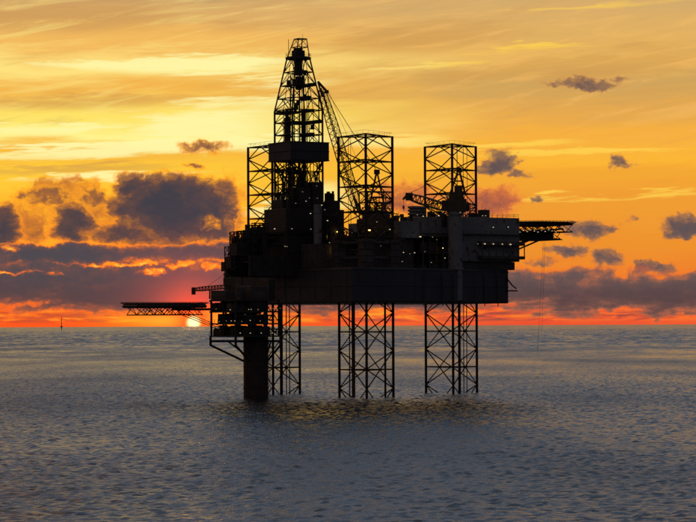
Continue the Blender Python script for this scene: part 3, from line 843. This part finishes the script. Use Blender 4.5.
for k in range(4):
    a_, b_ = cor(57.8)[k], cor(72.6)[(k + 1) % 4]
    member('floor_brace', a_, b_, 0.22, 'dark', T); member('floor_brace', cor(72.6)[k], cor(57.8)[(k + 1) % 4], 0.22, 'dark', T)
rail('drill_floor_railing', [(-8.5, -6.6), (6.9, -6.6), (6.9, 6.6), (-8.5, 6.6)], 57.7, T, 'dark', 1.5, 1.3)
for k in range(26):
    x, y = random.choice((random.uniform(-8.4, 5.6), random.uniform(7.4, 9.3))), random.uniform(-6.4, -3.8)
    zb = 57.6 if x < 6.8 else (60.3 if x < 10.2 else 57.5)
    MB().box(x, x + random.uniform(.3, 1.3), y, y + random.uniform(.4, 1.2), zb, zb + random.uniform(.6, 3.2)).build('floor_equipment', 'dark', T, .05)
r5 = random.Random(21)
for z in lev[5:12]:           # service platforms, cable trays and small gear inside the mast
    h = half(z)
    MB().box(-h, -h + r5.uniform(1.2, 2.6), -h, r5.uniform(-1, h), z - .12, z + .05).build('service_platform', 'dark', T)
    MB().box(h - 1.6, h - .2, r5.uniform(-h, 0), h, z + .1, z + r5.uniform(.5, 1.4)).build('service_platform', 'dark', T)
for k in range(18):
    z = r5.uniform(79, 101); h = half(z) - .9
    x, y = r5.uniform(-h, h), r5.uniform(-h, h)
    MB().box(x - .3, x + r5.uniform(.2, .7), y - .3, y + r5.uniform(.2, .7), z, z + r5.uniform(.6, 2.2)).build('mast_equipment', 'dark', T)
for x, y in ((-1.9, 3.2), (-1.5, 3.2), (3.6, 3.4), (0.2, -3.6), (2.9, -2.7)):
    member('cable_tray', (x, y, 58), (x * .75, y * .75, 99), 0.13, 'dark', T)
# zig-zag ladders inside the far face
for z0, z1 in zip(lev[:-4], lev[1:-3]):
    k = lev.index(z0) % 2
    member('stair_flight', (-3.6 if k else 0.2, half(z0) - .7, z0), (0.2 if k else -3.6, half(z1) - .7, z1), 0.16, 'dark', T)
MB().box(-3.4, 0.6, -6.4, -3.2, 57.7, 64.2).build('driller_cabin', 'dark', T, .1)
MB().box(1.2, 4.8, -6.2, -3.6, 57.7, 66.0).build('control_cabin', 'dark', T, .1)
MB().box(-7.6, -5.6, -3, 4, 57.7, 60.6).build('hydraulic_unit', 'dark', T, .1)
r3 = random.Random(11)
for k in range(34):
    x, y = r3.uniform(-5.2, 5.6), r3.uniform(-5.6, 5.6)
    member('floor_pipe', (x, y, 57.7), (x + r3.uniform(-.6, .6), y, r3.uniform(60, 69.5)), r3.uniform(.08, .3), 'dark', T)
for k in range(16):
    x, y, z = r3.uniform(-5, 3), r3.uniform(-5.4, 5.4), r3.uniform(59, 71)
    MB().box(x, x + r3.uniform(.6, 2.0), y, y + r3.uniform(.6, 1.8), z, z + r3.uniform(.5, 1.8)).build('floor_equipment', 'dark', T, .06)
MB().box(7.3, 10.6, -6.8, -2.6, 50.4, 60.4).build('choke_house', 'dark', T, .1)
MB().box(11.1, 12.8, -6.0, -3.0, 47.0, 57.6).build('choke_house', 'dark', T, .1)
for k in range(8):
    p = (r3.uniform(-6, 6), -6.9, r3.uniform(59, 70))
    lamp(p, T, 'dim', .2)

# ------------------------------------------------------------------ cranes
def lattice_boom(p, q, w0, w1, w2, n, up=Vector((0, 0, 1)), rc=0.13, rl=0.07):
    """four tapering chords with lacing, in the thing's frame"""
    p, q = Vector(p), Vector(q); d = (q - p).normalized()
    s = d.cross(up).normalized(); u = s.cross(d).normalized()
    def ring(t):
        w = w0 + (w1 - w0) * min(1, t / .18) if t < .5 else w1 + (w2 - w1) * max(0, (t - .72) / .28)
        c = p.lerp(q, t)
        return [c + (s * a + u * b_) * (w / 2) for a, b_ in ((-1, -1), (1, -1), (1, 1), (-1, 1))]
    mb = MB(); rs = [ring(k / n) for k in range(n + 1)]
    for a, b_ in zip(rs, rs[1:]):
        for i in range(4):
            j = (i + 1) % 4
            mb.tube(a[i], b_[i], rc, 5)
            mb.tube(a[i], b_[j], rl, 4); mb.tube(b_[i], b_[j], rl, 4)
    return mb
# crane behind the near stern leg, boom raised
cx, cy = wx(376, 826), 826
K = thing('deck_crane', 'deck crane with steeply raised lattice boom leaning towards the derrick', 'crane', (cx, cy, DK), 0)
MB().cyl(0, 0, 2.4, 0, 11.2, 16).cyl(0, 0, 3.0, 10.6, 11.4, 16).build('pedestal', 'crane', K)
MB().box(-4.2, 4.4, -2.6, 2.6, 11.4, 17.2).box(1.2, 4.9, -2.2, 2.2, 12.2, 15.5).build('machinery_house', 'crane', K, .15)
cb = MB().box(-5.9, -4.2, -2.6, -0.4, 12.2, 15.6).build('operator_cab', 'crane', K, .1)
MB().box(-5.96, -5.9, -2.3, -0.7, 13.4, 15.2).build('window', 'glass', cb)
for sy in (-1.6, 1.6):
    member('gantry_leg', (-2.6, sy, 17.0), (0.4, sy * .5, 30.6), 0.3, 'crane', K)
    member('gantry_leg', (3.2, sy, 17.0), (0.4, sy * .5, 30.6), 0.26, 'crane', K)
    member('gantry_brace', (-1.4, sy * .8, 22.5), (2.2, sy * .8, 22.5), 0.16, 'crane', K)
    member('gantry_brace', (-1.4, sy * .8, 22.5), (3.2, sy, 17), 0.13, 'crane', K)
MB().box(-.5, 1.3, -1.2, 1.2, 29.6, 31.0).build('gantry_head', 'crane', K, .1)
foot = Vector((wx(359, 824) - cx, -1.0, wz(214, 825) - DK)); tip = Vector((wx(322.5, 842) - cx, 842 - cy, wz(89, 842) - DK))
lattice_boom(foot, tip, 1.2, 2.5, 1.5, 20, rc=0.17, rl=0.085).build('boom', 'crane', K)
hd_ = Vector((wx(327.5, 842) - cx, 842 - cy, wz(91, 842) - DK)); ht = Vector((wx(318.5, 842) - cx, 842 - cy, wz(81, 842) - DK))
MB().tube(ht, hd_, 0.42, 6).tube(tip + Vector((-.4, 0, -1.5)), hd_, 0.28, 6).tube(tip + Vector((.2, 0, -2.4)), ht, .3, 6).box(hd_.x - .6, hd_.x + .6, hd_.y - .7, hd_.y + .7, hd_.z - .6, hd_.z + .4).build('boom_head', 'crane', K)
for sy in (-.9, .9):
    member('pendant_rope', hd_ + Vector((0, sy, 0)), (0.4, sy, 30.6), 0.055, 'rope', K)
member('hoist_rope', hd_ + Vector((.6, 0, 0)), (1.2, 0, 17.2), 0.045, 'rope', K)
member('luffing_cylinder', foot + Vector((2.2, 0, -2.0)), foot.lerp(tip, .14), 0.34, 'crane', K)
lamp((-4.4, -2.8, 16.4), K, 'dim', .3)
# crane on the tall pedestal in front of the accommodation, boom laid down
p2 = rig(455.5, 823); cx, cy = to_world(*p2)
K = thing('deck_crane', 'deck crane on a tall pale pedestal with its boom lowered almost level', 'crane', (cx, cy, 29.4), 0)
MB().cyl(0, 0, 2.15, 0, 27.2, 20).cyl(0, 0, 2.5, 9.4, 9.9, 20).cyl(0, 0, 2.6, 26.4, 27.3, 20).build('pedestal', 'grey', K)
MB().box(-2.6, 3.4, -2.4, 2.4, 27.4, 31.2).box(-2.0, 2.6, -2.1, 2.1, 31.2, 33.4).box(-.2, 2.2, -1.6, 1.6, 33.4, 35.4).tube((-2.2, -1.2, 31), (-3.4, -1.2, 33.4), .3).tube((2.6, -2, 31.2), (3.6, -2, 34.2), .16).box(3.4, 4.4, -1.5, 1.5, 27.8, 30.0).build('machinery_house', 'crane', K, .15)
cb = MB().box(-4.2, -2.6, -2.6, -0.6, 27.6, 30.8).build('operator_cab', 'crane', K, .1)
MB().box(-4.26, -4.2, -2.3, -.9, 28.8, 30.4).build('window', 'glass', cb)
for sy in (-1.5, 1.5):
    member('gantry_leg', (-1.4, sy, 33.2), (1.2, sy * .5, 40.6), 0.3, 'crane', K)
    member('gantry_leg', (3.0, sy, 33.2), (1.2, sy * .5, 40.6), 0.28, 'crane', K)
    member('gantry_brace', (-.2, sy * .8, 36.8), (2.2, sy * .8, 36.8), 0.16, 'crane', K)
MB().box(.4, 2.0, -1.1, 1.1, 39.6, 41.0).build('gantry_head', 'crane', K, .1)
foot = Vector((-2.4, 0, 28.4)); tip = Vector((wx(409, 828) - cx, 5.0, wz(196.5, 828) - 29.4))
lattice_boom(foot, tip, 1.6, 2.4, 1.5, 9, rc=0.24, rl=0.15).build('boom', 'crane', K)
MB().box(tip.x - 1.0, tip.x + 1.3, tip.y - .8, tip.y + .8, tip.z - 1.3, tip.z + 1.1).tube(tip + Vector((-.7, 0, .2)), tip + Vector((-1.8, 0, -1.0)), .4).build('boom_head', 'crane', K, .15)
for sy in (-.7, .7):
    member('pendant_rope', tip + Vector((.4, sy, 1.0)), (1.2, sy, 40.4), 0.05, 'rope', K)
member('hoist_rope', tip + Vector((-1.6, 0, -1)), tip + Vector((-1.6, 0, -3.0)), 0.06, 'rope', K)
MB().box(tip.x - 1.9, tip.x - 1.3, tip.y - .3, tip.y + .3, tip.z - 3.9, tip.z - 2.9).tube(tip + Vector((-1.6, 0, -3.8)), tip + Vector((-1.5, 0, -4.5)), .12).build('hook_block', 'crane', K)
lamp((-3.0, -2.7, 32.0), K, 'white', .26); lamp((1.5, -2.7, 27.0), K, 'dim', .26)

# ------------------------------------------------------------------ wellhead platform on its single column
PX, PYY = wx(255.5, 798), 798.0
P = thing('wellhead_platform', 'small lamp-lit wellhead platform on one thick rusty column under the derrick', 'platform', (PX, PYY, 0), TH)
col_ = MB().cyl(0, 0, 3.72, -12, 19.5, 28).build('column', 'column', P)
for z in (3.2, 9.4, 15.4): MB().cyl(0, 0, 3.84, z, z + .3, 28).build('column_ring', 'column', col_)
for sx in (-.35, .35): member('ladder_rail', (3.0 + 0, -2.9 + sx, 0.5), (3.0, -2.9 + sx, 19), 0.07, 'dark', P)
ox, oy = (-3.2 * ax), (3.2 * ay)            # decks sit off-centre on the column
hw = 7.9
zs = [18.9, 22.6, 26.2, 29.6]
sq = [(ox - hw, oy - hw), (ox + hw, oy - hw), (ox + hw, oy + hw), (ox - hw, oy + hw)]
for z in zs:
    dk = MB().box(ox - hw, ox + hw, oy - hw, oy + hw, z - .45, z).build('deck', 'deck', P, .05)
    rail('deck_railing', sq, z, dk, 'dark', 1.6)
for x in (-1, -.33, .33, 1):
    for y in (-1, 0, 1):
        MB().box(ox + x * 7.4 - .25, ox + x * 7.4 + .25, oy + y * 7.4 - .25, oy + y * 7.4 + .25, 18.9, 29.2).build('deck_post', 'dark', P)
r4 = random.Random(5)
for lv in range(3):
    for k in range(16):
        lx, ly = r4.uniform(1.6, 5), r4.uniform(1.6, 4)
        x = r4.uniform(ox - hw + .3, ox + hw - lx - .3); y = r4.uniform(oy - hw + .3, oy + hw - ly - .3)
        MB().box(x, x + lx, y, y + ly, zs[lv], zs[lv] + r4.uniform(1.6, 3.1)).build('process_skid', 'dark' if k % 2 else 'mid', P, .06)
    for k in range(8):
        y = r4.uniform(oy - hw, oy + hw); z = zs[lv] + r4.uniform(.8, 3)
        member('process_pipe', (ox - hw + r4.uniform(0, 4), y, z), (ox + hw - r4.uniform(0, 4), y, z), r4.uniform(.1, .28), 'mid', P)
for lv in range(3):
    for k in range(5):
        x, y = ox + r4.uniform(-7.7, -5.0), oy + r4.uniform(0.5, 5.6)
        MB().box(x, x + r4.uniform(1.2, 2.4), y, y + r4.uniform(1.5, 2.6), zs[lv], zs[lv] + r4.uniform(1.8, 3.2)).build('process_skid', 'dark', P, .06)
MB().box(ox - 7.6, ox - 2.5, oy - 2, oy + 7.4, 29.6, 32.4).build('roof_module', 'mid', P, .1)
MB().box(ox - 1.5, ox + 5, oy - 6, oy + 5, 29.6, 33.6).build('roof_module', 'mid', P, .1)
MB().box(ox + 5.3, ox + 7.6, oy - 5, oy + 5, 29.6, 35.6).build('roof_module', 'dark', P, .1)
MB().cyl(ox - 5.0, oy - 5.2, 1.1, 29.6, 33.0, 14).build('roof_tank', 'mid', P)
# raking braces from the deck corners to the column
for c in sq:
    d = Vector((c[0], c[1], 0)); k = d.normalized() * 3.6
    member('corner_post', (c[0] * .97, c[1] * .97, 15.8), (c[0] * .97, c[1] * .97, 18.6), 0.4, 'dark', P, 8)
    member('under_deck_beam', (c[0] * .97, c[1] * .97, 17.2), (k.x, k.y, 17.2), 0.32, 'dark', P, 8)
    member('raking_brace', (c[0] * .97, c[1] * .97, 16.0), (k.x, k.y, 11.2), 0.34, 'dark', P, 8)
    h_ = d * .6
    member('raking_brace', (h_.x, h_.y, 17.2), (k.x, k.y, 13.4), 0.24, 'dark', P, 8)
# helideck of the platform
wX, wY = wx(164.5, 806) - PX, 806 - PYY
ex, ey = wX * ax + wY * ay, -wX * ay + wY * ax
ez = 28.2
hp = MB().prism(octagon(ex, ey, 12.4), ez, ez + .5).build('helideck', 'deck', P)
hp['label'] = 'octagonal helideck reaching out over the sea'
o1, o2 = octagon(ex, ey, 12.4), octagon(ex, ey, 13.4)
mb = MB()
for i in range(8):
    j = (i + 1) % 8
    for w in range(2): mb.tube(o2[i] + (ez + .75 - .3 * w,), o2[j] + (ez + .75 - .3 * w,), 0.07, 4)
    for k in range(10):
        f = k / 10
        mb.tube((o1[i][0] + (o1[j][0] - o1[i][0]) * f, o1[i][1] + (o1[j][1] - o1[i][1]) * f, ez + .1), (o2[i][0] + (o2[j][0] - o2[i][0]) * f, o2[i][1] + (o2[j][1] - o2[i][1]) * f, ez + .75), 0.06, 4)
mb.build('safety_net', 'dark', hp)
mb = MB()
for i in range(8):
    j = (i + 1) % 8
    a, b_ = Vector(o1[i] + (ez - .45,)), Vector(o1[j] + (ez - .45,))
    mb.tube(a, b_, 0.5, 6)
mb.build('edge_girder', 'dark', hp)
truss(hp, ex, ey, 8.2, 8.6, 25.2, 27.6, 3, r=0.17)
dvec = Vector((ox - ex, oy - ey, 0)).normalized(); per = Vector((-dvec.y, dvec.x, 0))
for s in (-4.5, 0, 4.5):
    a = Vector((ex, ey, 0)) + dvec * 4 + per * s; e_ = Vector((ox, oy, 0)) - dvec * 6 + per * s * .8
    member('support_beam', a + Vector((0, 0, 26.8)), e_ + Vector((0, 0, 26.8)), 0.35, 'dark', hp)
    member('support_strut', a + dvec * 2 + Vector((0, 0, 25.6)), e_ + Vector((0, 0, 20.4)), 0.12, 'dark', hp)
for k in range(9):
    f = -1 + 2 * k / 8
    lamp((ex + ax * 9.5 * f, ey - ay * 9.5 * f - 2, 26.6 - (k % 3) * .3), hp, 'dim', .16)
# platform lamps on the two faces that look this way
def plat_lamp(px, py, k, r):
    for face in ('y', 'x'):
        t_ = (px - 348.0) / F
        lv_ = (oy - hw - .12) if face == 'y' else (ox - hw - .12)
        if face == 'y': Yw = (lv_ - PX * ay + PYY * ax) / (ax - t_ * ay)
        else: Yw = (lv_ + PX * ax + PYY * ay) / (t_ * ax + ay)
        dX, dY = t_ * Yw - PX, Yw - PYY
        x, y = dX * ax + dY * ay, -dX * ay + dY * ax
        if (face == 'y' and x >= ox - hw) or (face == 'x'):
            return lamp((x, y, wz(py, Yw)), P, k, r)
for px, py, k, r in ((230, 309.3, 'white', .24), (248.5, 309, 'white', .2), (251, 309, 'white', .2), (258, 309.2, 'dim', .26), (270, 308.6, 'white', .2), (273, 308.4, 'dim', .2), (276, 308.3, 'white', .2), (280, 308, 'dim', .2),
                     (231, 320.4, 'white', .24), (234.6, 320.5, 'white', .22), (241.6, 321, 'dim', .24), (250, 320, 'white', .24), (260, 320.6, 'dim', .24), (268.4, 320.6, 'white', .22), (226, 320.4, 'dim', .2),
                     (240, 332.6, 'white', .24), (250, 332.7, 'white', .24), (261, 332.7, 'white', .22), (272, 332.6, 'white', .24), (209.3, 299, 'white', .26), (216, 308.5, 'dim', .22), (219, 321, 'dim', .2), (263, 312, 'dim', .18), (245, 314, 'dim', .16)):
    plat_lamp(px, py, k, r * .85)

# small crane on the platform roof, boom resting level
cX, cY = wx(228, 802), 802
K = thing('platform_crane', 'small crane with level boom resting over the platform helideck edge', 'crane', (cX, cY, 29.6), 0)
MB().cyl(0, 0, .9, 0, 4.2, 12).build('pedestal', 'crane', K)
MB().box(-1.4, 1.8, -1.2, 1.2, 4.2, 6.6).build('machinery_house', 'crane', K, .1)
tip = Vector((wx(193, 800) - cX, -1.5, wz(289, 800) - 29.6))
lattice_boom((-1.2, 0, wz(286.3, 800) - 29.6), tip, 1.1, 1.15, .7, 10, rc=0.17, rl=0.12).build('boom', 'crane', K)
MB().box(tip.x - .5, tip.x + .7, tip.y - .5, tip.y + .5, tip.z - 1.5, tip.z + .7).build('boom_head', 'crane', K, .1)
member('pendant_rope', tip + Vector((3.4, 0, .4)), (-.6, 0, 8.0), 0.05, 'rope', K)
for sy in (-.8, .8):
    member('gantry_leg', (-.9, sy, 6.5), (-.6, 0, 8.1), .12, 'crane', K); member('gantry_leg', (1.2, sy, 6.5), (-.6, 0, 8.1), .12, 'crane', K)
rx = wx(209.5, 800) - cX
MB().tube((rx, -1.0, -.6), (rx, -1.0, wz(289.5, 800) - 29.6), .24).tube((rx, -2.2, wz(289.7, 800) - 29.6), (rx, .4, wz(289.7, 800) - 29.6), .2).build('boom_rest', 'dark', K)

# ------------------------------------------------------------------ far-off mast on the horizon
D = 15000.0
fm = thing('distant_mast', 'thin far-off mast standing on the sea horizon beyond the platform helideck', 'mast', (wx(61.3, D), D, 0), 0)
MB().tube((0, 0, -2), (0, 0, 74), 2.4, 6, 1.3).build('mast', 'dark', fm)
MB().box(-6, 6, -6, 6, 16, 22).build('mast_platform', 'dark', fm)
